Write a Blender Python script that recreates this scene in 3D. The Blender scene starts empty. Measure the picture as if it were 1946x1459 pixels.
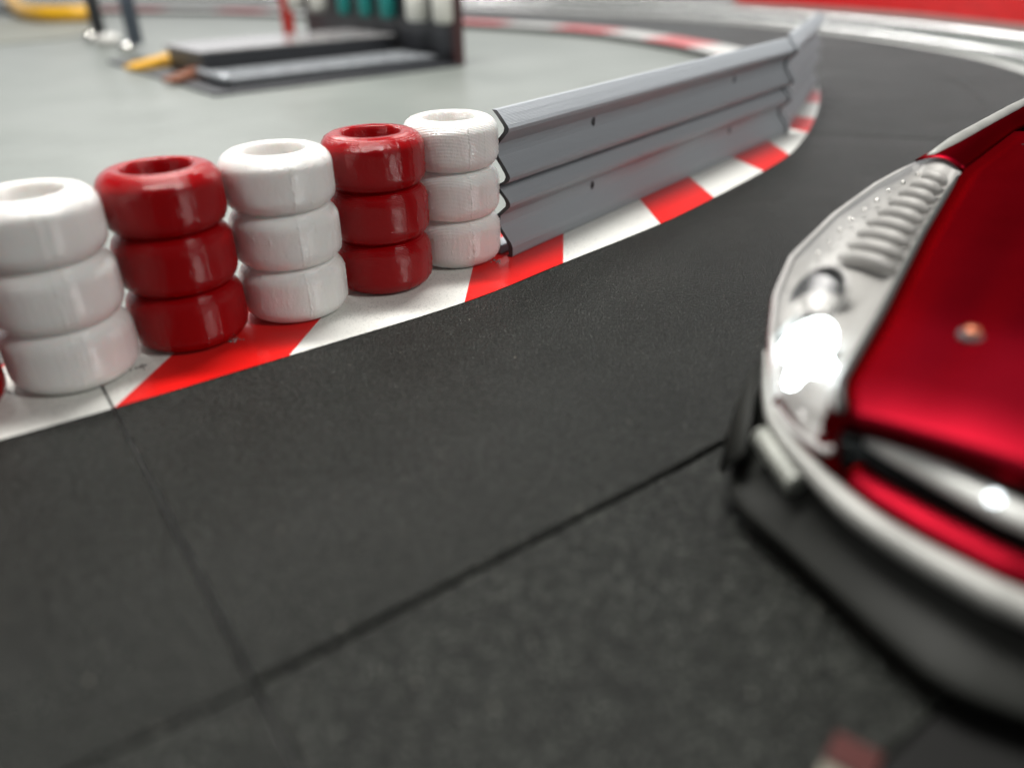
import bpy, bmesh, math, random
import numpy as np
from mathutils import Vector, Matrix
random.seed(7); rng = np.random.default_rng(7)
S = bpy.context.scene
COL = S.collection
R_ = math.radians

# ------------------------------------------------------------------ camera
cd = bpy.data.cameras.new('camera'); cam = bpy.data.objects.new('camera', cd); COL.objects.link(cam)
S.camera = cam
H, PITCH, ROLL = .15819, R_(28.904), R_(-1.137)
cp, sp = math.cos(PITCH), math.sin(PITCH)
F = Vector((0, cp, -sp)); X = Vector((1, 0, 0)); U = Vector((0, sp, cp))
c, s = math.cos(ROLL), math.sin(ROLL)
R2 = c*X + s*U; U2 = -s*X + c*U
M = Matrix((( R2.x, U2.x, -F.x, 0), (R2.y, U2.y, -F.y, 0), (R2.z, U2.z, -F.z, H), (0, 0, 0, 1)))
cam.matrix_world = M
cd.sensor_width = 36; cd.lens = 1520.6/1946*36
cd.clip_start = .01; cd.clip_end = 60
cd.dof.use_dof = True; cd.dof.focus_distance = .415; cd.dof.aperture_fstop = cd.lens/8.4
cd.dof.aperture_blades = 0

# ------------------------------------------------------------------ light
w = bpy.data.worlds.new('World'); S.world = w; w.use_nodes = True
w.node_tree.nodes['Background'].inputs[0].default_value = (.93, .95, 1, 1)
w.node_tree.nodes['Background'].inputs[1].default_value = 1
# a hall: bright walls all round at eye level, a dim ceiling above
wn, wl = w.node_tree.nodes, w.node_tree.links
tcw = wn.new('ShaderNodeTexCoord'); sxw = wn.new('ShaderNodeSeparateXYZ'); rw = wn.new('ShaderNodeValToRGB')
wl.new(tcw.outputs['Generated'], sxw.inputs[0]); wl.new(sxw.outputs['Z'], rw.inputs[0]); wl.new(rw.outputs[0], wn['Background'].inputs[0])
rw.color_ramp.elements[0].position = 0; rw.color_ramp.elements[0].color = (.80, .81, .83, 1)
rw.color_ramp.elements[1].position = .40; rw.color_ramp.elements[1].color = (.055, .057, .058, 1)
e_ = rw.color_ramp.elements.new(.20); e_.color = (.88, .89, .90, 1)
mrw = wn.new('ShaderNodeMapRange'); wl.new(sxw.outputs['Y'], mrw.inputs['Value'])
mrw.inputs['From Min'].default_value = -.4; mrw.inputs['From Max'].default_value = .5; mrw.inputs['To Min'].default_value = .55; mrw.inputs['To Max'].default_value = 1.15
wl.new(mrw.outputs[0], wn['Background'].inputs[1])
S.view_settings.view_transform = 'Standard'; S.view_settings.look = 'None'
S.view_settings.exposure = 0; S.view_settings.gamma = 1
def lamp(name, loc, size, power, target, col=(1, .98, .95)):
    ld = bpy.data.lights.new(name, 'AREA'); ld.shape = 'RECTANGLE'; ld.size, ld.size_y = size
    ld.energy = power; ld.color = col
    o = bpy.data.objects.new(name, ld); COL.objects.link(o); o.location = loc
    d = Vector(target)-Vector(loc); o.rotation_euler = d.to_track_quat('-Z', 'Y').to_euler()
    return o
lamp('ceiling_or_fill_lamp', (-.30, 1.05, 2.4), (1.3, .35), 112, (-.2, .6, 0))
lamp('ceiling_or_fill_lamp', (.45, 4.3, 2.5), (1.3, .35), 28, (.6, 2.6, 0))
lamp('ceiling_or_fill_lamp', (-1.6, 4.4, 2.5), (1.3, .35), 40, (-1.2, 3, 0))
lamp('ceiling_or_fill_lamp', (-1.7, -.5, 2.2), (.35, 1.2), 13, (-.2, .4, 0))  # unseen fill from the left front, added to lift the tyre sides
lamp('ceiling_or_fill_lamp', (1.9, -.7, 1.9), (.3, .9), 29, (0, .4, 0))  # unseen fill from the right front, added to brighten the rail face

# ------------------------------------------------------------------ materials
def mat(name, col, rough=.5, metal=0, **k):
    m = bpy.data.materials.new(name); m.use_nodes = True
    b = m.node_tree.nodes['Principled BSDF']
    b.inputs['Base Color'].default_value = (*col, 1); b.inputs['Roughness'].default_value = rough
    b.inputs['Metallic'].default_value = metal
    for kk, v in k.items():
        b.inputs[kk.replace('_', ' ')].default_value = v
    return m
def nodes(m):
    return m.node_tree.nodes, m.node_tree.links, m.node_tree.nodes['Principled BSDF']
def noise(m, scale, detail=3, rough=.6, stretch=(1, 1, 1)):
    n, l, b = nodes(m)
    tc = n.new('ShaderNodeTexCoord'); mp = n.new('ShaderNodeMapping'); mp.inputs['Scale'].default_value = stretch
    t = n.new('ShaderNodeTexNoise'); t.inputs['Scale'].default_value = scale
    t.inputs['Detail'].default_value = detail; t.inputs['Roughness'].default_value = rough
    l.new(tc.outputs['Object'], mp.inputs['Vector']); l.new(mp.outputs['Vector'], t.inputs['Vector'])
    return t.outputs['Fac']
def ramp(m, fac, stops):
    n, l, b = nodes(m)
    r = n.new('ShaderNodeValToRGB'); l.new(fac, r.inputs['Fac'])
    e = r.color_ramp.elements
    while len(e) < len(stops): e.new(.5)
    for el, (p, c_) in zip(e, stops):
        el.position = p; el.color = (*c_, 1) if hasattr(c_, '__len__') else (c_, c_, c_, 1)
    return r.outputs['Color']
def mixc(m, a, b_, fac=.5, mode='MULTIPLY'):
    n, l, b = nodes(m)
    x = n.new('ShaderNodeMix'); x.data_type = 'RGBA'; x.blend_type = mode
    if isinstance(fac, (int, float)): x.inputs['Factor'].default_value = fac
    else: l.new(fac, x.inputs['Factor'])
    for v, i in ((a, 'A'), (b_, 'B')):
        sk = [q for q in x.inputs if q.name == i and q.type == 'RGBA'][0]
        if isinstance(v, tuple): sk.default_value = (*v, 1)
        else: l.new(v, sk)
    return [q for q in x.outputs if q.type == 'RGBA'][0]
def bump(m, fac, dist, strength=1, prev=None):
    n, l, b = nodes(m)
    x = n.new('ShaderNodeBump'); x.inputs['Distance'].default_value = dist; x.inputs['Strength'].default_value = strength
    l.new(fac, x.inputs['Height'])
    if prev: l.new(prev, x.inputs['Normal'])
    l.new(x.outputs['Normal'], b.inputs['Normal']); return x.outputs['Normal']

# dark rubbery track panel: fine grain, scuffs
track = mat('track_plastic', (.035, .035, .033), .5, Specular_IOR_Level=.10, Sheen_Weight=.40, Sheen_Roughness=.22)
g1 = ramp(track, noise(track, 1100, 2, .7), [(.40, (.004,.0042,.0035)), (.52, (.0065,.0072,.006)), (.61, (.026,.029,.024)), (.70, (.17,.178,.158))])
g2 = ramp(track, noise(track, 14, 5, .65), [(.3, .78), (.7, 1.05)])
g3 = ramp(track, noise(track, 90, 4, .7, (1, .35, 1)), [(.35, .92), (.7, 1.05)])
cc = mixc(track, mixc(track, g1, g2, 1), g3, 1)
# pale dust specks
dn = noise(track, 420, 1, .4)
cc = mixc(track, cc, (.2, .19, .16), ramp(track, dn, [(.775, 0), (.81, .8)]), 'MIX')
n_, l_, b_ = nodes(track); l_.new(cc, b_.inputs['Base Color'])
l_.new(ramp(track, noise(track, 12, 3), [(.3, .31), (.7, .38)]), b_.inputs['Roughness'])
bump(track, noise(track, 900, 2, .7), .0007, 1)

def paint(name, col, speck, lo):
    m = mat(name, col, .28, Specular_IOR_Level=.32, Sheen_Weight=.75, Sheen_Roughness=.25)
    n, l, b = nodes(m)
    f = ramp(m, noise(m, 1400, 2, .7), [(.36, lo), (.46, 0)])
    f2 = ramp(m, noise(m, 40, 4, .6), [(.35, 1), (.65, .25)])
    cm = mixc(m, col, speck, mixc(m, f, f2, 1), 'MIX')
    l.new(cm, b.inputs['Base Color'])
    bump(m, noise(m, 1200, 2, .7), .0003, .25)
    return m
kred = paint('kerb_red', (.72, .006, .004), (.35, .01, .008), .35)
kwhite = paint('kerb_white', (.74, .745, .70), (.16, .16, .15), .65)

floor_m = mat('painted_concrete', (.44, .47, .455), .38)
n_, l_, b_ = nodes(floor_m)
l_.new(mixc(floor_m, ramp(floor_m, noise(floor_m, 3.5, 5, .6), [(.3, (.16, .178, .162)), (.7, (.23, .248, .23))]),
            ramp(floor_m, noise(floor_m, 300, 3, .6), [(.3, .9), (.7, 1.05)]), 1), b_.inputs['Base Color'])
bump(floor_m, noise(floor_m, 7, 3, .5), .02, .25)

def layered(name, col, rough, sss=0, sr=(1, .6, .5), pitch=.0007, st=(1, 1, .4), spec=.5):
    m = mat(name, col, rough, Specular_IOR_Level=spec)
    n, l, b = nodes(m)
    if sss:
        b.inputs['Subsurface Weight'].default_value = sss
        b.inputs['Subsurface Radius'].default_value = sr
        b.inputs['Subsurface Scale'].default_value = .004
    tc = n.new('ShaderNodeTexCoord'); wv = n.new('ShaderNodeTexWave')
    wv.wave_type = 'BANDS'; wv.bands_direction = 'Z'; wv.wave_profile = 'SIN'
    wv.inputs['Scale'].default_value = math.pi*2/20/pitch; wv.inputs['Distortion'].default_value = .6
    wv.inputs['Detail'].default_value = 1
    wv.inputs['Detail Scale'].default_value = .01
    l.new(tc.outputs['Object'], wv.inputs['Vector'])
    p = bump(m, wv.outputs['Fac'], .00015, 1)
    bump(m, noise(m, 330, 3, .6, st), .0006, .5, p)
    return m
white_p = layered('white_print', (.86, .85, .82), .15, .35)
red_p = layered('red_print', (.31, .0012, .003), .14, .08, (1, .1, .1), spec=.3)
rail_p = layered('grey_print', (.315, .338, .362), .46, pitch=.0006, st=(.15, 1, 1))
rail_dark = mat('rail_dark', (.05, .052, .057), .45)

def tone(name, col, rough=.4, metal=0, sc=60, amp=.15, **k):
    m = mat(name, col, rough, metal, **k)
    n, l, b = nodes(m)
    lo = tuple(x*(1-amp) for x in col); hi = tuple(min(1, x*(1+amp)) for x in col)
    l.new(ramp(m, noise(m, sc, 3), [(.3, lo), (.7, hi)]), b.inputs['Base Color'])
    return m
car_red = tone('car_red', (.100, .0022, .0058), .42, 1., 30, .10, Specular_Tint=(.7, .12, .12, 1))
car_black = tone('car_black_plastic', (.022, .022, .02), .5)
bumper_m = tone('bumper_plastic', (.013, .0138, .0115), .62, Specular_IOR_Level=.22)
silver = tone('silver_trim', (.28, .28, .26), .5, .2)
chrome = tone('chrome', (.78, .77, .74), .12, 1)
lamp_house = tone('lamp_housing', (.42, .41, .395), .5, .1)
bowl_dark = tone('dark_reflector', (.06, .063, .067), .6)
white_pl = tone('white_plastic', (.75, .74, .7), .3); fog_m = tone('fog_lens', (.36, .37, .33), .45)
edge_m = tone('edging_silver', (.7, .7, .7), .25, .8)
copper = tone('copper_pin', (.6, .2, .1), .3, .6)
rim_m = tone('rim_grey', (.2, .2, .2), .3, .6)
tyre_m = tone('tyre_rubber', (.02, .02, .02), .6)
glass_dark = tone('dark_window', (.01, .01, .012), .08)
lens_m = bpy.data.materials.new('clear_lens'); lens_m.use_nodes = True
n = lens_m.node_tree.nodes; l = lens_m.node_tree.links; n.clear()
o_ = n.new('ShaderNodeOutputMaterial'); mx = n.new('ShaderNodeMixShader'); tr = n.new('ShaderNodeBsdfTransparent')
gl = n.new('ShaderNodeBsdfGlossy'); gl.inputs['Roughness'].default_value = .22
tr.inputs[0].default_value = (.93, .93, .92, 1)
lw = n.new('ShaderNodeMapRange'); fc_ = n.new('ShaderNodeLayerWeight'); fc_.inputs['Blend'].default_value = .25
lw.inputs['To Min'].default_value = .03; lw.inputs['To Max'].default_value = .45; l.new(fc_.outputs['Facing'], lw.inputs['Value'])
l.new(lw.outputs[0], mx.inputs[0]); l.new(tr.outputs[0], mx.inputs[1]); l.new(gl.outputs[0], mx.inputs[2]); l.new(mx.outputs[0], o_.inputs[0])
def emit(name, col, st):
    m = mat(name, col, .3); b = m.node_tree.nodes['Principled BSDF']
    b.inputs['Emission Color'].default_value = (*col, 1); b.inputs['Emission Strength'].default_value = st
    return m
led_m = emit('lit_led', (.86, .96, 1), 12)
bar_m = tone('bar_white_metal', (.72, .73, .69), .4, .1)
glint_m = emit('bar_glint', (.9, .97, 1), 3)  # glowing colour that stands in for a glint on the grille bar

# ------------------------------------------------------------------ helpers
def mesh_obj(name, V, Fc, m, parent=None, smooth=False, mats=None, idx=None):
    me = bpy.data.meshes.new(name); me.from_pydata([tuple(map(float, v)) for v in V], [], [tuple(map(int, f)) for f in Fc]); me.update()
    for q in (mats or [m]): me.materials.append(q)
    if idx is not None: me.polygons.foreach_set('material_index', idx)
    if smooth: me.polygons.foreach_set('use_smooth', [True]*len(me.polygons))
    o = bpy.data.objects.new(name, me); COL.objects.link(o)
    if parent: o.parent = parent
    return o
def bm_obj(name, bm, m, parent=None, smooth=False):
    me = bpy.data.meshes.new(name); bmesh.ops.recalc_face_normals(bm, faces=bm.faces); bm.to_mesh(me); bm.free()
    me.materials.append(m)
    if smooth: me.polygons.foreach_set('use_smooth', [True]*len(me.polygons))
    o = bpy.data.objects.new(name, me); COL.objects.link(o)
    if parent: o.parent = parent
    return o
def empty(name, loc, rz=0):
    o = bpy.data.objects.new(name, None); COL.objects.link(o); o.location = loc; o.rotation_euler = (0, 0, rz)
    o.empty_display_size = .02
    return o
def tag(o, label=None, cat=None, group=None, kind=None):
    if label: o['label'] = label
    if cat: o['category'] = cat
    if group: o['group'] = group
    if kind: o['kind'] = kind
    return o
def grid(P, close_u=False):
    """P: array [rows, cols, 3] -> verts, faces"""
    r, c_ = P.shape[:2]; V = P.reshape(-1, 3); Fc = []
    for i in range(r-1):
        for j in range(c_ if close_u else c_-1):
            k = (j+1) % c_
            Fc.append((i*c_+j, i*c_+k, (i+1)*c_+k, (i+1)*c_+j))
    return V, Fc
def crom(pts, n=24):
    P = [np.array(p, float) for p in pts]; P = [2*P[0]-P[1]]+P+[2*P[-1]-P[-2]]; out = []
    for i in range(1, len(P)-2):
        for t in np.linspace(0, 1, n, endpoint=False):
            a, b, c_, d = P[i-1:i+3]
            out.append(.5*((2*b)+(-a+c_)*t+(2*a-5*b+4*c_-d)*t*t+(-a+3*b-3*c_+d)*t**3))
    out.append(P[-2]); return np.array(out)
def box_bm(bm, cx, cy, cz, sx, sy, sz, rz=0, bev=0):
    g = bmesh.ops.create_cube(bm, size=1, matrix=Matrix.Translation((cx, cy, cz)) @ Matrix.Rotation(rz, 4, 'Z') @ Matrix.Diagonal((sx, sy, sz, 1)))
    if bev:
        es = list({e for v in g['verts'] for e in v.link_edges})
        bmesh.ops.bevel(bm, geom=es, offset=bev, segments=2, affect='EDGES', profile=.5)
def box(name, c_, sz, m, parent=None, rz=0, bev=.001):
    bm = bmesh.new(); box_bm(bm, *c_, *sz, rz, bev); return bm_obj(name, bm, m, parent)
def tube(name, pts, r, m, parent=None, seg=14, flat=1):
    P = np.array(pts, float); T = np.gradient(P, axis=0); rows = []
    rr = np.full(len(P), r) if np.isscalar(r) else np.array(r)
    up = np.array([0, 0, 1.])
    for p_, t, q in zip(P, T, rr):
        t = t/np.linalg.norm(t); a = np.cross(t, up)
        if np.linalg.norm(a) < 1e-3: a = np.array([1., 0, 0])
        a /= np.linalg.norm(a); b = np.cross(a, t)
        th = np.linspace(0, 2*np.pi, seg, endpoint=False)
        rows.append(p_+q*(np.outer(np.cos(th), a)+flat*np.outer(np.sin(th), b)))
    A = np.array(rows); V, Fc = grid(A, True)
    Fc += [tuple(range(seg))[::-1], tuple(range((len(P)-1)*seg, len(P)*seg))]
    return mesh_obj(name, V, Fc, m, parent, True)
def lathe(name, prof, m, parent=None, seg=40, loc=(0, 0, 0), axis=None):
    th = np.linspace(0, 2*np.pi, seg, endpoint=False)
    A = np.array([[(r*np.cos(t), r*np.sin(t), z) for t in th] for r, z in prof])
    V, Fc = grid(A, True)
    if axis is not None:
        q = Vector((0, 0, 1)).rotation_difference(Vector(axis)).to_matrix(); V = V @ np.array(q).T
    V = V+np.array(loc)
    return mesh_obj(name, V, Fc, m, parent, True)

# ------------------------------------------------------------------ floor
tag(mesh_obj('floor', [(-12, -6, -.01), (12, -6, -.01), (12, 16, -.01), (-12, 16, -.01)], [(0, 1, 2, 3)], floor_m), kind='structure')

# ------------------------------------------------------------------ track: an offset family of one centre curve (outer edge of inner kerb)
outer_pts = [(-.95, -.28), (-.60, -.02), (-.38, .127), (-.25, .210), (-.19, .251), (-.157, .273), (-.098, .316), (-.023, .372), (.03, .425), (.096, .492), (.143, .548), (.197, .617), (.236, .674),
             (.276, .752), (.310, .830), (.345, .919), (.374, 1.01), (.398, 1.12), (.408, 1.22), (.396, 1.33), (.345, 1.52), (.215, 1.77), (-.02, 2.0), (-.57, 2.44), (-.98, 2.65), (-1.5, 2.80), (-2.4, 2.95)]
C = crom(outer_pts, 24)
T = np.gradient(C, axis=0); T /= np.linalg.norm(T, axis=1)[:, None]
for _ in range(30): T[1:-1] = (T[:-2]+2*T[1:-1]+T[2:])/4
T /= np.linalg.norm(T, axis=1)[:, None]
N = np.stack([T[:, 1], -T[:, 0]], -1)      # outward (towards the road)
def near(p): return int(np.argmin(((C-np.array(p))**2).sum(1)))
KW = .072
def strip_mesh(i0, i1, a, b, z0, z1, cutp=None):
    """solid strip between offsets a and b"""
    bm = bmesh.new(); rows = []
    for i in range(i0, i1+1):
        pa = C[i]+N[i]*a; pb = C[i]+N[i]*b
        rows.append([bm.verts.new((pa[0], pa[1], z1)), bm.verts.new((pb[0], pb[1], z1)), bm.verts.new((pb[0], pb[1], z0)), bm.verts.new((pa[0], pa[1], z0))])
    for r0, r1 in zip(rows, rows[1:]):
        for k in range(4):
            bm.faces.new((r0[k], r0[(k+1) % 4], r1[(k+1) % 4], r1[k]))
    bm.faces.new(rows[0]); bm.faces.new(rows[-1][::-1])
    return bm
def cut(bm, co, no, clear_pos):
    g = bm.verts[:]+bm.edges[:]+bm.faces[:]
    r = bmesh.ops.bisect_plane(bm, geom=g, plane_co=(*co, 0), plane_no=(*no, 0), clear_outer=clear_pos, clear_inner=not clear_pos)
    ed = [e for e in r['geom_cut'] if isinstance(e, bmesh.types.BMEdge)]
    if ed: bmesh.ops.contextual_create(bm, geom=ed)
seamA = near((-.157, .273)); seamC = near((.276, .752)); seamD = near((.40, 1.28)); seamE = near((.0, 1.98)); seamZ = near((-.55, .01)); seamF = near((-1.0, 2.66))
# seam A line in plan, measured: (-.170,.289) .. (-.066,.137)
SA = (np.array([-.157, .2725]), np.array([.565, -.825]))
SC = (np.array([.276, .754]), np.array([.936, -.352]))
def seamline(i): return (C[i], N[i])
bounds = [(0, None), (seamZ, seamline(seamZ)), (seamA, SA), (seamC, SC), (seamD, seamline(seamD)), (seamE, seamline(seamE)), (seamF, seamline(seamF)), (len(C)-1, None)]
GAP = .00038
def normal_of(line):
    d = line[1]; return np.array([-d[1], d[0]])     # points forward along the curve
panels = []; border_m = mat('shadow_black', (.008, .008, .0075), .6, Specular_IOR_Level=.12)  # near-black outer ring, coloured in for the shadow under the car
for ring, (a, b, z, g) in enumerate([(-KW, .1628, 0, GAP), (.1645, .268, -.0006, .0004), (.2690, .42, -.0008, .0004)]):
    for (i0, l0), (i1, l1) in zip(bounds, bounds[1:4] if ring == 2 else bounds[1:]):
        if ring == 0: b = .1641 if i1 <= seamA else .1628
        bm = strip_mesh(max(0, i0-10), min(len(C)-1, i1+10), a, b, -.0098, z)
        if l0 is not None:
            nn = normal_of(l0); cut(bm, l0[0]+nn*(g if i0 == seamA else .0008), nn, False)
        if l1 is not None:
            nn = normal_of(l1); cut(bm, l1[0]-nn*g, nn, True)
        bmesh.ops.recalc_face_normals(bm, faces=bm.faces)
        es = [e for e in bm.edges if len(e.link_faces) == 2 and all(abs(v.co.z-z) < 1e-5 for v in e.verts) and e.calc_face_angle(0) > .8]
        try: bmesh.ops.bevel(bm, geom=es, offset=.0007, segments=2, affect='EDGES', profile=.6)
        except Exception: pass
        o = bm_obj('road_panel', bm, border_m if ring == 2 else track); tag(o, kind='structure'); panels.append(o)

# painted kerb: alternating blocks; each is a thin sheet over the panel, inner joints follow measured slants
jo = [(-.95, -.28), (-.72, -.11), (-.55, .015), (-.42, .100), (-.33, .160), (-.235, .221), (-.157, .273), (-.098, .316), (-.023, .372), (.03, .425), (.096, .492), (.143, .548), (.197, .617), (.231, .668),
      (.276, .752), (.303, .815), (.338, .90), (.363, .975), (.385, 1.06), (.402, 1.15), (.407, 1.24), (.392, 1.34), (.362, 1.46), (.31, 1.60), (.24, 1.73), (.14, 1.85), (.02, 1.965), (-.13, 2.09), (-.29, 2.21), (-.46, 2.35),
      (-.65, 2.48), (-.82, 2.57), (-1.0, 2.66), (-1.25, 2.73), (-1.5, 2.80)]
ja = [70, 72, 75, 78, 80, 81, 82.3, 81.5, 87, 86, 95, 96, 105, 92]
ji = [near(p) for p in jo]
def kdir(i):
    base = math.degrees(math.atan2(-N[i][1], -N[i][0]))
    xs = ji[:len(ja)]
    if i <= xs[-1]: return R_(float(np.interp(i, xs, ja)))
    t = min(1, (i-xs[-1])/60); return R_((1-t)*ja[-1]+t*(base % 360))
V, Fc, idx = [], [], []
Z = .0003
rows = []
for i in range(len(C)):
    a = kdir(i); d = np.array([math.cos(a), math.sin(a)]); k = KW-.0012
    t = k/max(.5, float(d @ -N[i]))
    rows.append([(*(C[i]+d*t*q), Z) for q in np.linspace(0.0, 1, 6)])
kerbcol = {}
segs = []
def kerb_piece(i0, i1, red):
    bm = bmesh.new()
    R = [[bm.verts.new(v) for v in rows[i]] for i in range(i0, i1+1)]
    for r0, r1 in zip(R, R[1:]):
        for k in range(5): bm.faces.new((r0[k], r0[k+1], r1[k+1], r1[k]))
    return bm
col = 0
for k, (i0, i1) in enumerate(zip(ji, ji[1:])):
    red = (k % 2 == 0)           # block starting at seam A (index 6) is red
    m = kred if red else kwhite
    name = 'kerb_paint'
    cuts = [ln for ii, ln in ((seamA, SA), (seamC, SC)) if abs(ii-i0) < 30 or abs(ii-i1) < 30 or i0 < ii < i1]
    pieces = [kerb_piece(i0, i1, red)]
    for ln in cuts:
        new = []
        for bm in pieces:
            b2 = bm.copy(); nn = normal_of(ln)
            for q, pos in ((bm, True), (b2, False)):
                off = -GAP*1.3 if pos else GAP*1.3
                g = q.verts[:]+q.edges[:]+q.faces[:]
                bmesh.ops.bisect_plane(q, geom=g, plane_co=(*(ln[0]+nn*off), 0), plane_no=(*nn, 0), clear_outer=pos, clear_inner=not pos)
                if q.faces: new.append(q)
        pieces = new
    for bm in pieces:
        for f in bm.faces:
            if f.normal.z < 0: f.normal_flip()
        tag(bm_obj(name, bm, m), kind='structure')

# outer kerb: raised white edging of the road, with red blocks
ob = list(range(seamC+2, len(C), 16))
for k, (i0, i1) in enumerate(zip(ob, ob[1:])):
    bm = strip_mesh(i0, i1, .2695, .284, -.0098, .0004)
    tag(bm_obj('outer_kerb', bm, kred if (k % 2 == 1 and i0 < seamC-30) else kwhite), kind='structure')

kbeige = paint('kerb_shadow_white', (.16, .15, .12), (.05, .05, .04), .6)  # both patch paints are darkened to carry the car's shadow
kdull = paint('kerb_shadow_red', (.06, .018, .016), (.03, .01, .01), .7)
for (x0, x1, m) in ((.0035, .012, kdull), (.013, .020, kbeige)):
    q0 = np.array([.0735, .1235]); dx_ = np.array([-.62, -.78]); dy_ = np.array([.78, -.62])
    V = [(*(q0+dx_*a+dy_*b), .0006) for a, b in ((x0, .001), (x1, .001), (x1, .011), (x0, .011))]
    tag(mesh_obj('kerb_paint', V, [(0, 1, 2, 3)], m), kind='structure')
# ------------------------------------------------------------------ tyre stacks (each one printed piece of three tyres)
TW = .026; TR = .0254; HR = .0149
half = crom([(.585, .985), (.61, 1.0), (.70, 1.003), (.80, .985), (.89, .935), (.95, .87), (.985, .80), (.998, .73), (1, .66), (1, .5)], 5)
pr = np.concatenate([half, (half*[1, -1]+[0, 1])[::-1][1:]])
pr = np.concatenate([[(.565, .03), (.555, .5), (.565, .97)], pr, [(.565, .03)]])
NS = 480
th = np.linspace(0, 2*np.pi, NS, endpoint=False)
def tyre_mesh(k, seed, angles):
    g = np.random.default_rng(seed)
    h = TW+(.0004 if k < 2 else 0)
    r = pr[:, 0]*TR; z = pr[:, 1]*h+k*TW
    RR = np.repeat(r[:, None], NS, 1); ZZ = np.repeat(z[:, None], NS, 1)
    outer = (pr[:, 0] > .62)[:, None]
    # print seams: narrow vertical ridges with blobs
    for a, amp in angles:
        amp = amp*1.6
        d = (th-a+np.pi) % (2*np.pi)-np.pi
        jitter = g.normal(0, .008, len(r))[:, None]
        blob = np.clip(g.normal(.45, .55, len(r)), .05, 1.6)[:, None]
        RR = RR+outer*amp*blob*np.exp(-((d[None]-jitter)/.013)**2)
    # faint ribs and small pimples
    RR = RR+outer*(.00002*np.sin(th*58+g.uniform(0, 6))[None]*(.5+.5*np.sin(th*3+g.uniform(0, 6)))[None])
    for _ in range(60):
        a = g.uniform(0, 2*np.pi); j = g.integers(3, len(r)-3)
        d = (th-a+np.pi) % (2*np.pi)-np.pi
        wz = np.exp(-((np.arange(len(r))-j)/1.0)**2)[:, None]
        RR = RR+outer*g.uniform(.00015, .00045)*wz*np.exp(-(d/.014)**2)[None]
    RR = RR+outer*g.normal(0, .000012, RR.shape)
    P = np.stack([RR*np.cos(th), RR*np.sin(th), ZZ], -1)
    return grid(P, True)
stacks = [((-.2262, .2735), 'r', 'red tyre stack cut off by the left edge, only a sliver of it showing'),
          ((-.1848, .3040), 'w', 'blurred white tyre stack at the left edge, the largest and nearest of the white ones'),
          ((-.1479, .3401), 'r', 'red tyre stack between the nearest and the middle white stack, hole in view'),
          ((-.1060, .3697), 'w', 'white tyre stack standing between the two red stacks'),
          ((-.0666, .4031), 'r', 'red tyre stack beside the white stack that touches the guardrail'),
          ((-.0303, .4388), 'w', 'white tyre stack at the end of the row, next to the grey guardrail')]
for si, ((x, y), cl, lab) in enumerate(stacks):
    m = white_p if cl == 'w' else red_p
    root = empty('tyre_stack', (x, y, .0005), rng.uniform(-.1, .1))
    tag(root, lab, 'tyre stack', 'red and white toy tyre stacks along the kerb')
    ang = [(R_(-58+rng.uniform(-4, 4)), .00032), (R_(-40+rng.uniform(-6, 6)), .00022), (R_(-22), .0002), (R_(-12+rng.uniform(-5, 5)), .00024), (R_(170), .0004), (R_(60), .0004), (R_(5), .0002)]
    for k in range(3):
        V, Fc = tyre_mesh(k, si*10+k, ang)
        mesh_obj('tyre', V, Fc, m, root, True)

# stringy glue/plastic whiskers at the foot of some stacks
def wisp(loc, n, r, lab):
    bm = bmesh.new()
    for _ in range(n):
        p0 = Vector(loc)+Vector((random.gauss(0, r*.5), random.gauss(0, r*.4), .0006))
        rad = random.uniform(.0003, .0008)
        bmesh.ops.create_icosphere(bm, subdivisions=1, radius=rad, matrix=Matrix.Translation(p0) @ Matrix.Diagonal((1, 1, .7, 1)))
    o = bm_obj('glue_bead', bm, glue, None, True); tag(o, lab, 'glue')
glue = mat('clear_glue', (.8, .8, .78), .08, 0, Transmission_Weight=.85, IOR=1.45)
wisp((-.1268, .3320, 0), 16, .004, 'clear glue blobs on the kerb between the left red stack and the middle white stack')
wisp((-.1600, .3080, 0), 12, .0035, 'clear glue blobs on the kerb between the nearest white stack and the red stack')
wisp((-.0065, .4290, 0), 14, .004, 'clear glue blobs on the red kerb at the foot of the guardrail')

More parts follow.
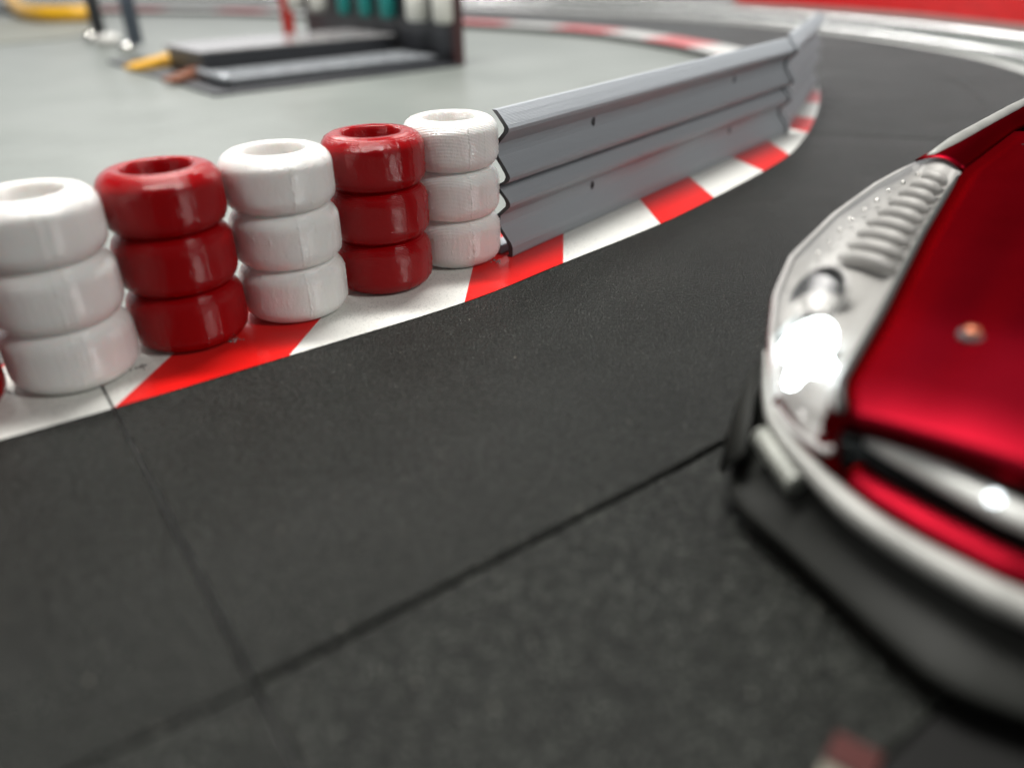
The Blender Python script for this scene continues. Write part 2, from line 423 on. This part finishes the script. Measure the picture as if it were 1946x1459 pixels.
# ------------------------------------------------------------------ guardrail
RP = np.array([1.2, 1])*np.array([(.0, .0800), (.0026, .0772), (.0060, .0728), (.0068, .0712), (.0064, .0693), (.0034, .0655), (.0004, .0622), (0, .0600), (0, .0578), (.0006, .0555), (.0040, .0508), (.0066, .0466), (.0070, .0450), (.0060, .0428),
               (.0030, .0407), (-.0002, .0391), (.0022, .0368), (.0056, .0330), (.0068, .0308), (.0066, .0288), (.0036, .0256), (.0008, .0228), (.0006, .0200), (.0006, .0175), (.0014, .0155), (.0046, .0112), (.0070, .0078), (.0078, .0058), (.0078, .0012), (.0072, 0)])
def rail(start, ang, length, label, lap=True, holes=True):
    root = empty('guardrail', (start[0], start[1], .0004), ang)
    tag(root, label, 'guardrail', 'grey toy guardrail sections on the kerb')
    # local: +x along the rail, -y towards the road
    th_ = .0032
    def beam(x0, x1, off, n=40):
        out = np.stack([-(RP[:, 0]-off), RP[:, 1]], -1)
        back = np.stack([-(RP[:, 0]-off-th_), RP[:, 1]], -1)
        ring = np.concatenate([out, back[::-1]])
        xs = np.linspace(x0, x1, n)
        A = np.array([[(x, y, z) for y, z in ring] for x in xs])
        V, Fc = grid(A, True); k = len(ring); nn = len(out)
        for base in (0, (n-1)*k):
            for j in range(nn-1):
                q = (base+j, base+j+1, base+k-2-j, base+k-1-j)
                Fc.append(q if base == 0 else q[::-1])
        return V, Fc
    V, Fc = beam(0, length, 0)
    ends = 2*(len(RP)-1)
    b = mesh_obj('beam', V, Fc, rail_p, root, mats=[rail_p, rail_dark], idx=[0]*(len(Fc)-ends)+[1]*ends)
    bm = bmesh.new(); bm.from_mesh(b.data); bmesh.ops.recalc_face_normals(bm, faces=bm.faces); bm.to_mesh(b.data); bm.free()
    if lap:
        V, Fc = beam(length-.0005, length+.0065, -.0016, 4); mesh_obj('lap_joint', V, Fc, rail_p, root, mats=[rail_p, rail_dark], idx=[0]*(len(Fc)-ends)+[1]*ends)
    if holes:
        cutter_bm = bmesh.new()
        for hx, hz in holes:
            bmesh.ops.create_cone(cutter_bm, cap_ends=True, segments=20, radius1=.0021, radius2=.0021, depth=.012,
                                  matrix=Matrix.Translation((hx, 0, hz)) @ Matrix.Rotation(R_(90), 4, 'X') @ Matrix.Diagonal((1, 1.25, 1, 1)))
        cu = bm_obj('cutter', cutter_bm, rail_dark, root)
        md = b.modifiers.new('holes', 'BOOLEAN'); md.object = cu; md.operation = 'DIFFERENCE'; md.solver = 'EXACT'
        bpy.context.view_layer.update()
        dg = bpy.context.evaluated_depsgraph_get(); me = bpy.data.meshes.new_from_object(b.evaluated_get(dg))
        b.modifiers.clear(); b.data = me
        bpy.data.objects.remove(cu, do_unlink=True)
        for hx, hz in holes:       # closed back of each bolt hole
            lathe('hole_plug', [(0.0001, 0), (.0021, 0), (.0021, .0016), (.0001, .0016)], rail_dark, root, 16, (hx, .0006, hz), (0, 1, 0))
    # foot flange behind the beam
    box('foot_flange', (length*.5, .0042, .0026), (length-.001, .0095, .0050), rail_p, root, 0, .0006)
    return root
a1 = math.atan2(.749-.436, .253-0)
n1 = np.array([math.sin(a1), -math.cos(a1)])
st1 = np.array([.0005, .4365])-n1*.0075
rail(st1, a1, .400, 'long dark grey corrugated guardrail section beside the white tyre stack, four bolt holes in view', holes=[(.094, .0590), (.297, .0590), (.094, .0195), (.297, .0195)])
a2 = math.atan2(.236, .107)
n2 = np.array([math.sin(a2), -math.cos(a2)])
st2 = np.array([.2625, .772])-n2*.0075
rail(st2, a2, .275, 'farther guardrail section, pale and blurred, turning away behind the end of the long one', lap=False, holes=[(.20, .0590), (.20, .0195), (.08, .0590)])

# ------------------------------------------------------------------ red toy car (local: +x to the rear, -y towards the camera side, w = distance from its centre line)
VC = .080; CA = R_(42)
origin = Vector((.066, .205, 0)); bdir = Vector((math.cos(CA), math.sin(CA), 0)); cdir = Vector((math.sin(CA), -math.cos(CA), 0))
car = empty('toy_car', origin+bdir*.22+cdir*VC, CA)
tag(car, 'glossy red toy car with silver trim and a lit headlight, blurred in the right foreground', 'toy car')
OX = .22
def L(u, w_, z): return (u-OX, w_, z)        # w positive = side nearest the tyre stacks
def arr(pts): return np.array([L(*p) for p in pts])
def mir(P): return np.array(P)*np.array([1, -1, 1])
def surf(name, rows_, m, parent=car, both=False, smooth=True, thick=0):
    A = np.array(rows_); V, Fc = grid(A)
    o = mesh_obj(name, V, Fc, m, parent, smooth)
    if thick:
        md = o.modifiers.new('t', 'SOLIDIFY'); md.thickness = thick; md.offset = -1
    if both:
        V2 = V*np.array([1, -1, 1]); o2 = mesh_obj(name, V2, [f[::-1] for f in Fc], m, parent, smooth)
        if thick:
            md = o2.modifiers.new('t', 'SOLIDIFY'); md.thickness = thick; md.offset = -1
        return o, o2
    return o
us = [.003, .013, .053, .1186, .1955, .27, .36, .44]
seam_w = [.048, .0545, .063, .080, .098, .104, .104, .10]; seam_z = [.0445, .0475, .054, .060, .0665, .071, .074, .074]
ou_u = [.0155, .0376, .057, .0814, .1247, .1618, .1996, .2402, .2993, .36, .44]
ou_w = [.0753, .0923, .1036, .1127, .1200, .1215, .1190, .1185, .1195, .123, .112]
ou_z = [.030, .042, .048, .053, .058, .063, .068, .072, .076, .077, .073]
def SW(u): return float(np.interp(u, us, seam_w))
def SZ(u): return float(np.interp(u, us, seam_z))
def OW(u): return float(np.interp(u, ou_u, ou_w))
def OZ(u): return float(np.interp(u, ou_u, ou_z))
# hood: full width between the two seams
rows_ = []
uu = np.concatenate([[.003], np.linspace(.006, .27, 34)])
edge_r = [(.0075, -.0055), (.004, -.004), (.0035, -.0015)]
for du, dz in edge_r:
    rows_.append([L(.003+du-.003, t*SW(.003), SZ(.003)+dz+.0045*(1-t*t)) for t in np.linspace(-1, 1, 25)])
for u in uu:
    f_ = min(1, (u-.003)/.05); crown = .0045+.0035*f_
    rows_.append([L(u, t*SW(u), SZ(u)+crown*(1-abs(t)**2.4)-.0012*math.exp(-((abs(t)-.62)/.07)**2)*f_) for t in np.linspace(-1, 1, 41)] if False else
                 [L(u, t*SW(u), SZ(u)+crown*(1-t*t)-.0012*math.exp(-((abs(t)-.62)/.08)**2)*f_) for t in np.linspace(-1, 1, 25)])
surf('bonnet', rows_, car_red, thick=.001)
# fender top behind the lamp and the flank
def bottom(u):
    z = .012
    for uc in (.125, .375):
        if abs(u-uc) < .0295: z = max(z, .0255+math.sqrt(.0295**2-(u-uc)**2))
    return min(z, OZ(u)-.004)
rows_ = []
for u in np.linspace(.196, .44, 40):
    r0 = [L(u, SW(u)+.0006+(OW(u)-SW(u)-.0006)*t, SZ(u)+(OZ(u)-SZ(u))*t+.003*math.sin(math.pi*t)) for t in np.linspace(0, 1, 8)]
    rows_.append(r0)
surf('fender', rows_, car_red, both=True, thick=.001)
rows_ = []
for u in np.concatenate([np.linspace(.017, .44, 110)]):
    b0 = bottom(u); r0 = []
    for t in np.linspace(0, 1, 8):
        r0.append(L(u, OW(u)-.0006-.004*t, OZ(u)-.0004+(b0-OZ(u))*t))
    rows_.append(r0)
surf('flank', rows_, car_red, both=True, thick=.001)
# pale band along the fender crest
pts = [L(u, OW(u)-.004, OZ(u)+.0016) for u in np.linspace(.20, .43, 30)]
for P in (np.array(pts), mir(pts)): tube('crest_band', P, np.interp(np.arange(30), [0, 3, 12, 29], [.002, .0034, .0030, .0012]), silver, car, 8)
# cabin
rows_ = []; 
for u, zt, wt in [(.235, .071, .085), (.30, .108, .066), (.37, .112, .064), (.44, .075, .075)]:
    rows_.append([L(u, wt*t, zt+.004*(1-t*t)) for t in np.linspace(-1, 1, 13)])
A = np.array([crom([r[j] for r in rows_], 8) for j in range(13)]).transpose(1, 0, 2)
left = A[:, :1]*np.array([1, 1, 0])+np.array([0, -.014, .070]); right = A[:, -1:]*np.array([1, 1, 0])+np.array([0, .014, .070])
surf('windows', np.concatenate([left, A, right], 1), glass_dark)
rows_ = [[L(u, wt*t, z+.005*(1-t*t)) for t in np.linspace(-1, 1, 13)] for u, z, wt in [(.288, .1065, .064), (.33, .1135, .064), (.385, .1095, .062)]]
surf('roof', rows_, car_red, thick=.0015)
rows_ = [[L(u, wt*t, z) for t in np.linspace(-1, 1, 9)] for u, z, wt in [(.425, .0745, .10), (.45, .070, .105), (.455, .05, .108), (.452, .02, .10)]]
surf('rear_panel', rows_, car_red, thick=.001)
# underbody
box('chassis', (L(.235, 0, 0)[0], 0, .012), (.40, .16, .008), car_black, car)
box('inner_block', (L(.245, 0, 0)[0], 0, .034), (.36, .13, .034), car_black, car)
# wheels
for uc in (.125, .375):
    for sg in (1, -1):
        wv = empty('wheel', (uc-OX, sg*.106, .0262)); wv.parent = car
        lathe('tread', [(.019, -.012), (.024, -.012), (.026, -.009), (.026, .009), (.024, .012), (.019, .012), (.019, -.012)], tyre_m, wv, 48, (0, 0, 0), (0, sg, 0))
        lathe('rim', [(.019, -.010), (.019, .011), (.016, .010), (.015, .003), (.006, .004), (.004, .008), (.0001, .008)], rim_m, wv, 32, (0, 0, 0), (0, sg, 0))
# silver bumper lip
def nose(w_, pts):  # u as function of w
    xs = [p[1] for p in pts][::-1]; ys = [p[0] for p in pts][::-1]
    return float(np.interp(w_, xs, ys))
lip_h = [(.034, .0905, .0385), (.0155, .0768, .0305), (.006, .065, .0282), (-.0025, .0495, .0268), (-.0084, .035, .0256), (-.0116, .019, .0250), (-.0135, 0, .0250)]
lc = crom(lip_h, 8)
lf = np.concatenate([arr(lc), mir(arr(lc))[::-1][1:]])
rr = np.interp(np.arange(len(lf)), [0, 8, 30, len(lf)//2, len(lf)-31, len(lf)-9, len(lf)-1], [.0010, .0017, .0036, .0042, .0036, .0017, .0010])
tube('bumper_lip', lf, rr, silver, car, 16, .9)
# red lower grille strip between lip and grille, pinkish glossy
ww = np.linspace(-.043, .043, 40)
lip_u = lambda a: float(np.interp(abs(a), [0, .019, .035, .0495, .065], [-.0135, -.0116, -.0084, -.0025, .006]))
rows_ = [[L(lip_u(a)+.0018, a, .0262) for a in ww], [L(lip_u(a)+.0035, a, .0292) for a in ww], [L(lip_u(a)+.0080, a*.98, .0315) for a in ww], [L(lip_u(a)+.0115, a*.97, .0310) for a in ww]]
surf('lower_grille_strip', rows_, car_red, thick=.0008)
# grille recess (black) and side cheeks in red
ww = np.linspace(-.047, .047, 30)
rows_ = [[L(lip_u(a)+.0112, a, .0306) for a in ww], [L(.018, a, .026) for a in ww], [L(.024, a, .036) for a in ww], [L(.016, a, .0475) for a in ww], [L(.0075, a, .0440) for a in ww]]
surf('grille_recess', rows_, car_black)
for sg in (1, -1):
    P = [[L(.0035, .0475, .0452), L(.0055, .0525, .0440), L(.009, .0560, .0440)], [L(.000, .0475, .040), L(.003, .052, .038), L(.007, .056, .0375)], [L(-.0015, .0455, .034), L(.001, .051, .032), L(.005, .056, .032)], [L(-.002, .0430, .0295), L(.0005, .050, .0285), L(.006, .058, .0290)]]
    P = np.array(P)*np.array([1, sg, 1]); o = mesh_obj('nose_cheek', *grid(P), car_red, car, True)
# grille bar
bc = arr(crom([(.0110, .0440, .0378), (.0085, .036, .0378), (.0050, .022, .0380), (.0022, .008, .0380), (.0018, 0, .0380)], 8))
bf = np.concatenate([bc, mir(bc)[::-1][1:]])
rb = np.full(len(bf), .0041); rb[0] = rb[-1] = .0014; rb[1] = rb[-2] = .0022
bar = tube('grille_bar', bf, rb, bar_m, car, 14, .8)
lathe('glint_dot', [(.0001, .0012), (.0012, .001), (.0018, 0), (.0016, -.001)], glint_m, bar, 20, L(-.0002, .0085, .0410), (-.6, 0, .9))
# front bumper / splitter, black: rows from lip down to splitter edge and under
sp_h = crom([(.060, .106, .012), (.030, .0935, .010), (.004, .0800, .009), (-.0067, .0704, .008), (-.0137, .0495, .0078), (-.0245, .0200, .0078), (-.0290, .006, .0078), (-.0297, 0, .0078)], 8)
lp = crom([(.060, .1035, .030), (.034, .0905, .034), (.0165, .0760, .0265), (-.000, .0500, .0235), (-.0072, .035, .0222), (-.0102, .019, .0216), (-.0113, .006, .0216), (-.0116, 0, .0216)], 8)
full = lambda P: np.concatenate([arr(P), mir(arr(P))[::-1][1:]])
SPf, LPf = full(sp_h), full(lp)
e0 = LPf+np.array([.003, 0, -.001]); e1 = LPf*np.array([1, .99, 1])+np.array([.0015, 0, -.0055]); e2 = (LPf*.45+SPf*.55)*np.array([1, 1, 0])+np.array([.0005, 0, .0138])
e3 = SPf*np.array([1, 1, 0])*np.array([1, .985, 0])+np.array([.0035, 0, .0102]); e4 = SPf+np.array([.0006, 0, .0014]); e5 = SPf.copy(); e6 = SPf+np.array([.0008, 0, -.0022]); e7 = SPf*np.array([1, .95, 1])+np.array([.03, 0, -.0022])
surf('front_bumper', [LPf+np.array([.0005, 0, .0012]), e0, e1, e2, e3, e4, e5, e6, e7], bumper_m)
# headlights with bucket, reflectors, LED and ribs
def lamp_side(sg):
    def MX(P): return np.array(P)*np.array([1, sg, 1])
    ks = np.linspace(0, 1, 44)
    iu = np.interp(ks, np.linspace(0, 1, 6), [-.0005, .013, .035, .065, .13, .1955])
    ou = np.interp(ks, np.linspace(0, 1, 6), [.0155, .0376, .057, .09, .145, .198])
    def patch(drop, inset):
        A = []
        for a, b in zip(iu, ou):
            pi_ = np.array(L(a, SW(a)+.0008 if a > .003 else .0488, SZ(a)-(.0 if a > .003 else .010)))
            po = np.array(L(b, OW(b)-.0002, OZ(b)))
            row = []
            for t in np.linspace(0, 1, 14):
                p_ = pi_*(1-t)+po*t; ed = min(1, min(t, 1-t)*6)
                p_ = p_+np.array([0, 0, .0035*math.sin(math.pi*t)])-np.array([0, 0, drop*ed])
                row.append(p_)
            A.append(row)
        A = np.array(A)
        if drop:
            edv = np.minimum(1, np.minimum(np.linspace(0, 1, 14), 1-np.linspace(0, 1, 14))*6)
            A[0, :, 2] += drop*.6*edv; A[-1, :, 2] += drop*.8*edv
        return A
    hl = mesh_obj('headlight', *grid(MX(patch(.0065, 0))), lamp_house, car, True)
    ln = mesh_obj('lens', *grid(MX(patch(0, 0)+np.array([0, 0, .0005]))), lens_m, hl, True)
    ax = MX([-.70, .35, .62])
    # lit lamp
    c1 = MX(L(.0375, .0765, .0405)); bowl_p = [(.0128, .0065), (.0120, .0060), (.0105, .0015), (.0075, -.0015), (.0001, -.003)]
    lathe('reflector', bowl_p, chrome, hl, 36, c1, ax)
    lathe('led', [(.0001, .0078), (.0060, .0066), (.0098, .0042), (.0104, .0020), (.0095, 0)], led_m, hl, 36, c1, ax)
    lathe('led', [(.0001, .0050), (.0055, .0042), (.0085, .0020), (.0085, 0)], led_m, hl, 24, MX(L(.0268, .0705, .0392)), ax)
    # unlit lamp behind
    c2 = MX(L(.0640, .0880, .0480)); lathe('reflector', [(.0105, .0052), (.0098, .0048), (.0085, .001), (.005, -.0015), (.0001, -.002)], bowl_dark, hl, 36, c2, ax)
    lathe('ring', [(.0098, .0035), (.0112, .0052), (.0120, .0040), (.0108, .0025)], lamp_house, hl, 36, c2, ax)
    # rib louvres running back to the tip
    for k in range(9):
        u = .088+k*.0115; a = MX(L(u, SW(u)+.004, SZ(u)-.0010)); b = MX(L(u+.004, OW(u+.004)-.004, OZ(u+.004)-.0005)); b = a*.35+b*.65; m_ = (a+b)/2+np.array([0, 0, .0012])
        tube('rib', crom([a, m_, b], 5), np.r_[.0010, .0020, .0027, np.full(5, .0030), .0027, .0020, .0010], lamp_house, hl, 10)
        bd = MX(L(u+.004, OW(u+.004)-.0075, OZ(u+.004)-.0010)); lathe('glint_bead', [(.0001, .0010), (.0008, .0007), (.0011, 0), (.0008, -.0007)], chrome, hl, 12, bd, (0, 0, 1))  # chrome bead added beside each rib to give a small glint
    # bright rim of the bucket
    rim = [MX(np.array(L(b, OW(b)-.0008, OZ(b)+.0004))) for b in np.linspace(.0155, .192, 36)]
    tube('lamp_rim', rim, np.r_[np.full(33, .0009), .0008, .0006, .0003], lamp_house, car, 8)
    rimb = crom([MX(L(.0155, .0745, .0315)), MX(L(.008, .064, .0310)), MX(L(.001, .051, .0335)), MX(L(-.001, .0488, .0360))], 6)
    tube('lamp_rim', rimb, .0011, lamp_house, car, 8)
    tube('lamp_rim', [MX(np.array(L(a, SW(a)+.0012, SZ(a)+.0004))) for a in np.linspace(.004, .190, 34)], np.r_[np.full(31, .0013), .001, .0007, .0003], car_black, car, 8)
    # red and dark wedge under the lamp, above the lip
    P = MX([[L(.0165, .0768, .0325), L(.009, .0665, .0300), L(.0005, .0535, .0285)], [L(.0175, .0755, .0345), L(.0105, .0650, .0325), L(.0020, .0530, .0325)]])
    mesh_obj('lamp_wedge', *grid(P), car_red, car, True)
    # ribbed fog light below the lip end
    fl = tube('fog_light', crom([MX(L(.0075, .0735, .0250)), MX(L(.0025, .0655, .0240)), MX(L(-.0030, .0555, .0220))], 10), .0028, fog_m, car, 12)
    for k in range(8):
        t = k/7; p_ = np.array(MX(L(.0075-.0105*t-.0005, .0735-.018*t, .0250-.003*t)))
        lathe('fog_rib', [(.0028, -.0004), (.0036, 0), (.0028, .0004)], fog_m, fl, 14, p_, MX([-.45, -.9, -.05]))
    # corner canard
    P = MX([[L(.034, .0925, .034), L(.016, .082, .025), L(.002, .0745, .021)], [L(.034, .098, .013), L(.014, .0885, .012), L(-.001, .0805, .0115)]])
    o = mesh_obj('canard', *grid(P), bumper_m, car, True); md = o.modifiers.new('t', 'SOLIDIFY'); md.thickness = .0012
for sg in (1, -1): lamp_side(sg)
# bonnet pin
u_, w_ = .047, .036
pin = lathe('bonnet_pin', [(.0001, .0016), (.0018, .0014), (.0022, .0004), (.0022, -.001)], copper, car, 20, L(u_, w_, SZ(u_)+.0062), (0, 0, 1))
lathe('pin_washer', [(.0016, .0006), (.0034, .0004), (.0036, -.0008)], bowl_dark, pin, 20, L(u_, w_, SZ(u_)+.0056), (0, 0, 1))

# ------------------------------------------------------------------ toy garage on the infield floor
FZ = -.01
slate = tone('slate_plastic', (.035, .037, .042), .4)
steel = tone('grey_steel', (.34, .36, .38), .25, .3)
box_m = tone('dark_box', (.025, .027, .032), .38)
red_post = tone('red_post', (.5, .03, .02), .4)
maroon = tone('maroon_post', (.06, .022, .022), .45)
teal = tone('teal_plastic', (.01, .22, .20), .35)
yellow = tone('yellow_plastic', (.75, .40, .01), .4)
brown = tone('rust_brown', (.20, .06, .02), .5)
offw = tone('off_white', (.66, .66, .6), .3)
post_m = tone('blue_grey_post', (.10, .12, .155), .35, .3)
e1 = np.array([.782, .623]); e2 = np.array([-.675, .738]); EA = math.atan2(e1[1], e1[0])
Bc = np.array([-.363, 1.093])
gar = empty('toy_garage', (*(Bc+e1*.195+e2*.24), FZ), EA)
tag(gar, 'dark toy garage bay with wall board and low bench on the pale floor', 'toy garage')
box('base_plate', (0, 0, .002), (.39, .48, .004), slate, gar)
box('wall_board', (.203, .03, .10), (.010, .50, .20), slate, gar)
box('corner_post', (.200, -.229, .10), (.016, .014, .20), maroon, gar, 0, .002)
box('corner_post', (.168, .300, .10), (.018, .022, .20), red_post, gar, 0, .002)
tr_ = empty('bench_tray', (0, 0, 0)); tr_.parent = gar
# low steel tray with rolled left end
box('tray_top', (.010, -.150, .0125), (.335, .105, .004), steel, tr_)
box('tray_lip', (.010, -.206, .0075), (.335, .006, .007), box_m, tr_)
tube('tray_roll', [(-.160, -.205, .014), (-.160, -.098, .014)], .006, steel, tr_, 12)
box('cabinet', (.010, -.012, .0200), (.315, .150, .032), box_m, gar, 0, .002)
box('cabinet_top', (.010, -.012, .0375), (.325, .158, .003), tone('cabinet_top', (.24, .235, .235), .2), gar, 0, .001)
def canister(px, py, r, m, lab, cat='bottle'):
    root = empty('bottle', (px, py, .05))
    tag(root, lab, cat, 'bottles hanging on the garage wall board')
    lathe('body', [(.0001, 0), (r*.7, .0008), (r*.95, .004), (r, .009), (r, .052), (r*.8, .060), (r*.45, .064)], m, root, 28)
    lathe('cap', [(r*.5, .063), (r*.5, .074), (.0001, .0745)], offw if m is teal else teal, root, 20)
bott = [((-.394, 1.670), .0155, offw, 'white bottle farthest along the garage wall, beside the red post'),
        ((-.338, 1.606), .0165, offw, 'white bottle beside the first of the teal bottles'),
        ((-.280, 1.545), .0120, teal, 'teal bottle next to the two farther white bottles'),
        ((-.236, 1.500), .0120, teal, 'teal bottle in the middle of the three teal ones'),
        ((-.193, 1.457), .0135, teal, 'teal bottle next to the two nearer white bottles'),
        ((-.137, 1.385), .0190, offw, 'white bottle between the teal bottles and the nearest white one'),
        ((-.093, 1.338), .0170, offw, 'white bottle nearest the dark corner post of the garage')]
for (px, py), r, m, lab in bott: canister(px, py, r, m, lab)
# yellow and rusty ramps at the open end
def ramp_obj(name, cx, cy, lx, ly, h, m, lab, cat, ang):
    o = empty(name, (cx, cy, FZ+.0042), ang); tag(o, lab, cat)
    V = [(-lx/2, -ly/2, 0), (lx/2, -ly/2, 0), (lx/2, ly/2, 0), (-lx/2, ly/2, 0), (-lx/2, -ly/2, h*.35), (lx/2, -ly/2, h), (lx/2, ly/2, h), (-lx/2, ly/2, h*.35)]
    mesh_obj('wedge', V, [(0, 3, 2, 1), (4, 5, 6, 7), (0, 1, 5, 4), (1, 2, 6, 5), (2, 3, 7, 6), (3, 0, 4, 7)], m, o)
    box('stop', (lx/2-.004, 0, h+.0015), (.006, ly*.98, .003), m, o, 0, .0006)
    for q in (-.3, 0, .3): box('tread_bar', (lx*q, 0, h*(.675+.65*q)+.0006), (.004, ly*.9, .0014), m, o, 0, 0)
ramp_obj('wheel_ramp', -.558, 1.375, .10, .034, .016, yellow, 'small yellow wheel ramp at the open end of the toy garage', 'ramp', math.atan2(.10, .055))
ramp_obj('wheel_chock', -.455, 1.225, .085, .026, .014, brown, 'rusty brown chock between the yellow ramp and the grey tray', 'chock', math.atan2(.10, .035))
# two-post frame with light feet
fr = empty('post_frame', (-.77, 1.725, FZ)); tag(fr, 'dark two-post frame standing on round pale feet left of the toy garage', 'frame')
for (px, py), m in (((-.854, 1.84), slate), ((-.684, 1.609), post_m)):
    dx, dy = px+.77, py-1.725
    tube('post', [(dx, dy, .014), (dx, dy, .19)], .0135, m, fr, 12)
    lathe('foot', [(.0001, 0), (.013, .001), (.0165, .008), (.014, .015), (.009, .018), (.0001, .018)], chrome, fr, 24, (dx-.016, dy-.006, 0))
tube('crossbeam', [(-.084, .115, .19), (.086, -.116, .19)], .011, slate, fr, 12)
lathe('foot', [(.0001, 0), (.020, .001), (.024, .011), (.018, .019), (.0001, .022)], white_pl, fr, 24, (-.03, .03, 0))
# flat dark green-grey patch and yellow hose in the far left corner
mm = tone('olive_patch', (.22, .225, .19), .5, 0, 8)
mv = [(-2.1, 2.25), (-1.356, 2.45), (-1.036, 2.217), (-.93, 2.0), (-.96, 1.86), (-1.049, 1.80), (-1.6, 1.62)]
bm = bmesh.new(); vs = [bm.verts.new((x, y, FZ+.003)) for x, y in mv]; f = bm.faces.new(vs)
r_ = bmesh.ops.extrude_face_region(bm, geom=[f]); bmesh.ops.translate(bm, vec=(0, 0, -.0028), verts=[v for v in r_['geom'] if isinstance(v, bmesh.types.BMVert)])
tag(bm_obj('floor_patch', bm, mm), 'olive grey patch on the pale floor under the yellow hose', 'mat')
hp = crom([(-1.95, 3.52, .014), (-1.62, 2.93, .012), (-1.36, 2.50, .012), (-1.24, 2.36, .012), (-1.15, 2.33, .012), (-1.085, 2.36, .012)], 10)
tag(tube('hose', hp, .020, yellow, None, 14), 'thick yellow hose curling on the olive patch at the top left', 'hose')
# ------------------------------------------------------------------ far barriers
def barrier(name, pts, h, th_, m, lab, stripe=None):
    root = empty(name, (*pts[0], FZ)); tag(root, lab, 'barrier')
    P = crom(pts, 10)-np.array(pts[0]); Tn = np.gradient(P, axis=0); Tn /= np.linalg.norm(Tn, axis=1)[:, None]; Nn = np.stack([-Tn[:, 1], Tn[:, 0]], -1)
    def slab(nm, z0, z1, off, t_, mm_):
        a = P+Nn*off; b = P+Nn*(off+t_)
        A = np.stack([np.c_[a, np.full(len(a), z0)], np.c_[a, np.full(len(a), z1)], np.c_[b, np.full(len(a), z1)], np.c_[b, np.full(len(a), z0)]], 1)
        V, Fc = grid(A, True); Fc += [(0, 1, 2, 3), tuple(len(V)-4+q for q in (3, 2, 1, 0))]
        mesh_obj(nm, V, Fc, mm_, root)
    slab('panel', 0, h, 0, th_, m)
    if stripe: slab('stripe', *stripe, -.0015 if True else th_, .0013, offw)
banner_red = tone('banner_red', (.62, .01, .012), .35)
banner_white = tone('banner_white', (.6, .58, .6), .3)
barrier('red_barrier', [(1.55, 1.05), (1.19, 1.50), (1.085, 1.82), (1.03, 2.04), (.937, 2.265), (.70, 2.65)], .052, .012, banner_red, 'long red barrier wall with a white stripe at the top right', (.047, .0535))
barrier('white_barrier', [(.69, 2.67), (.30, 3.10), (-.5, 3.70), (-1.6, 4.10), (-3.2, 4.30)], .052, .012, banner_white, 'pale barrier wall curving away behind the far side of the track')
# low shiny edging tubes outside the road
for off, r_t, lab in ((.352, .006, 'low silver edging tube bordering the outside of the bend'), (.50, .008, 'outer silver edging tube, farther from the track than the first')):
    ed = np.array([C[i]+N[i]*off for i in range(near((.19, .61)), near((-1.0, 2.66)))][::3])
    tag(tube('track_edging', np.c_[ed, np.full(len(ed), FZ+r_t)], r_t, edge_m, None, 12), lab, 'edging', 'edging tubes outside the bend')
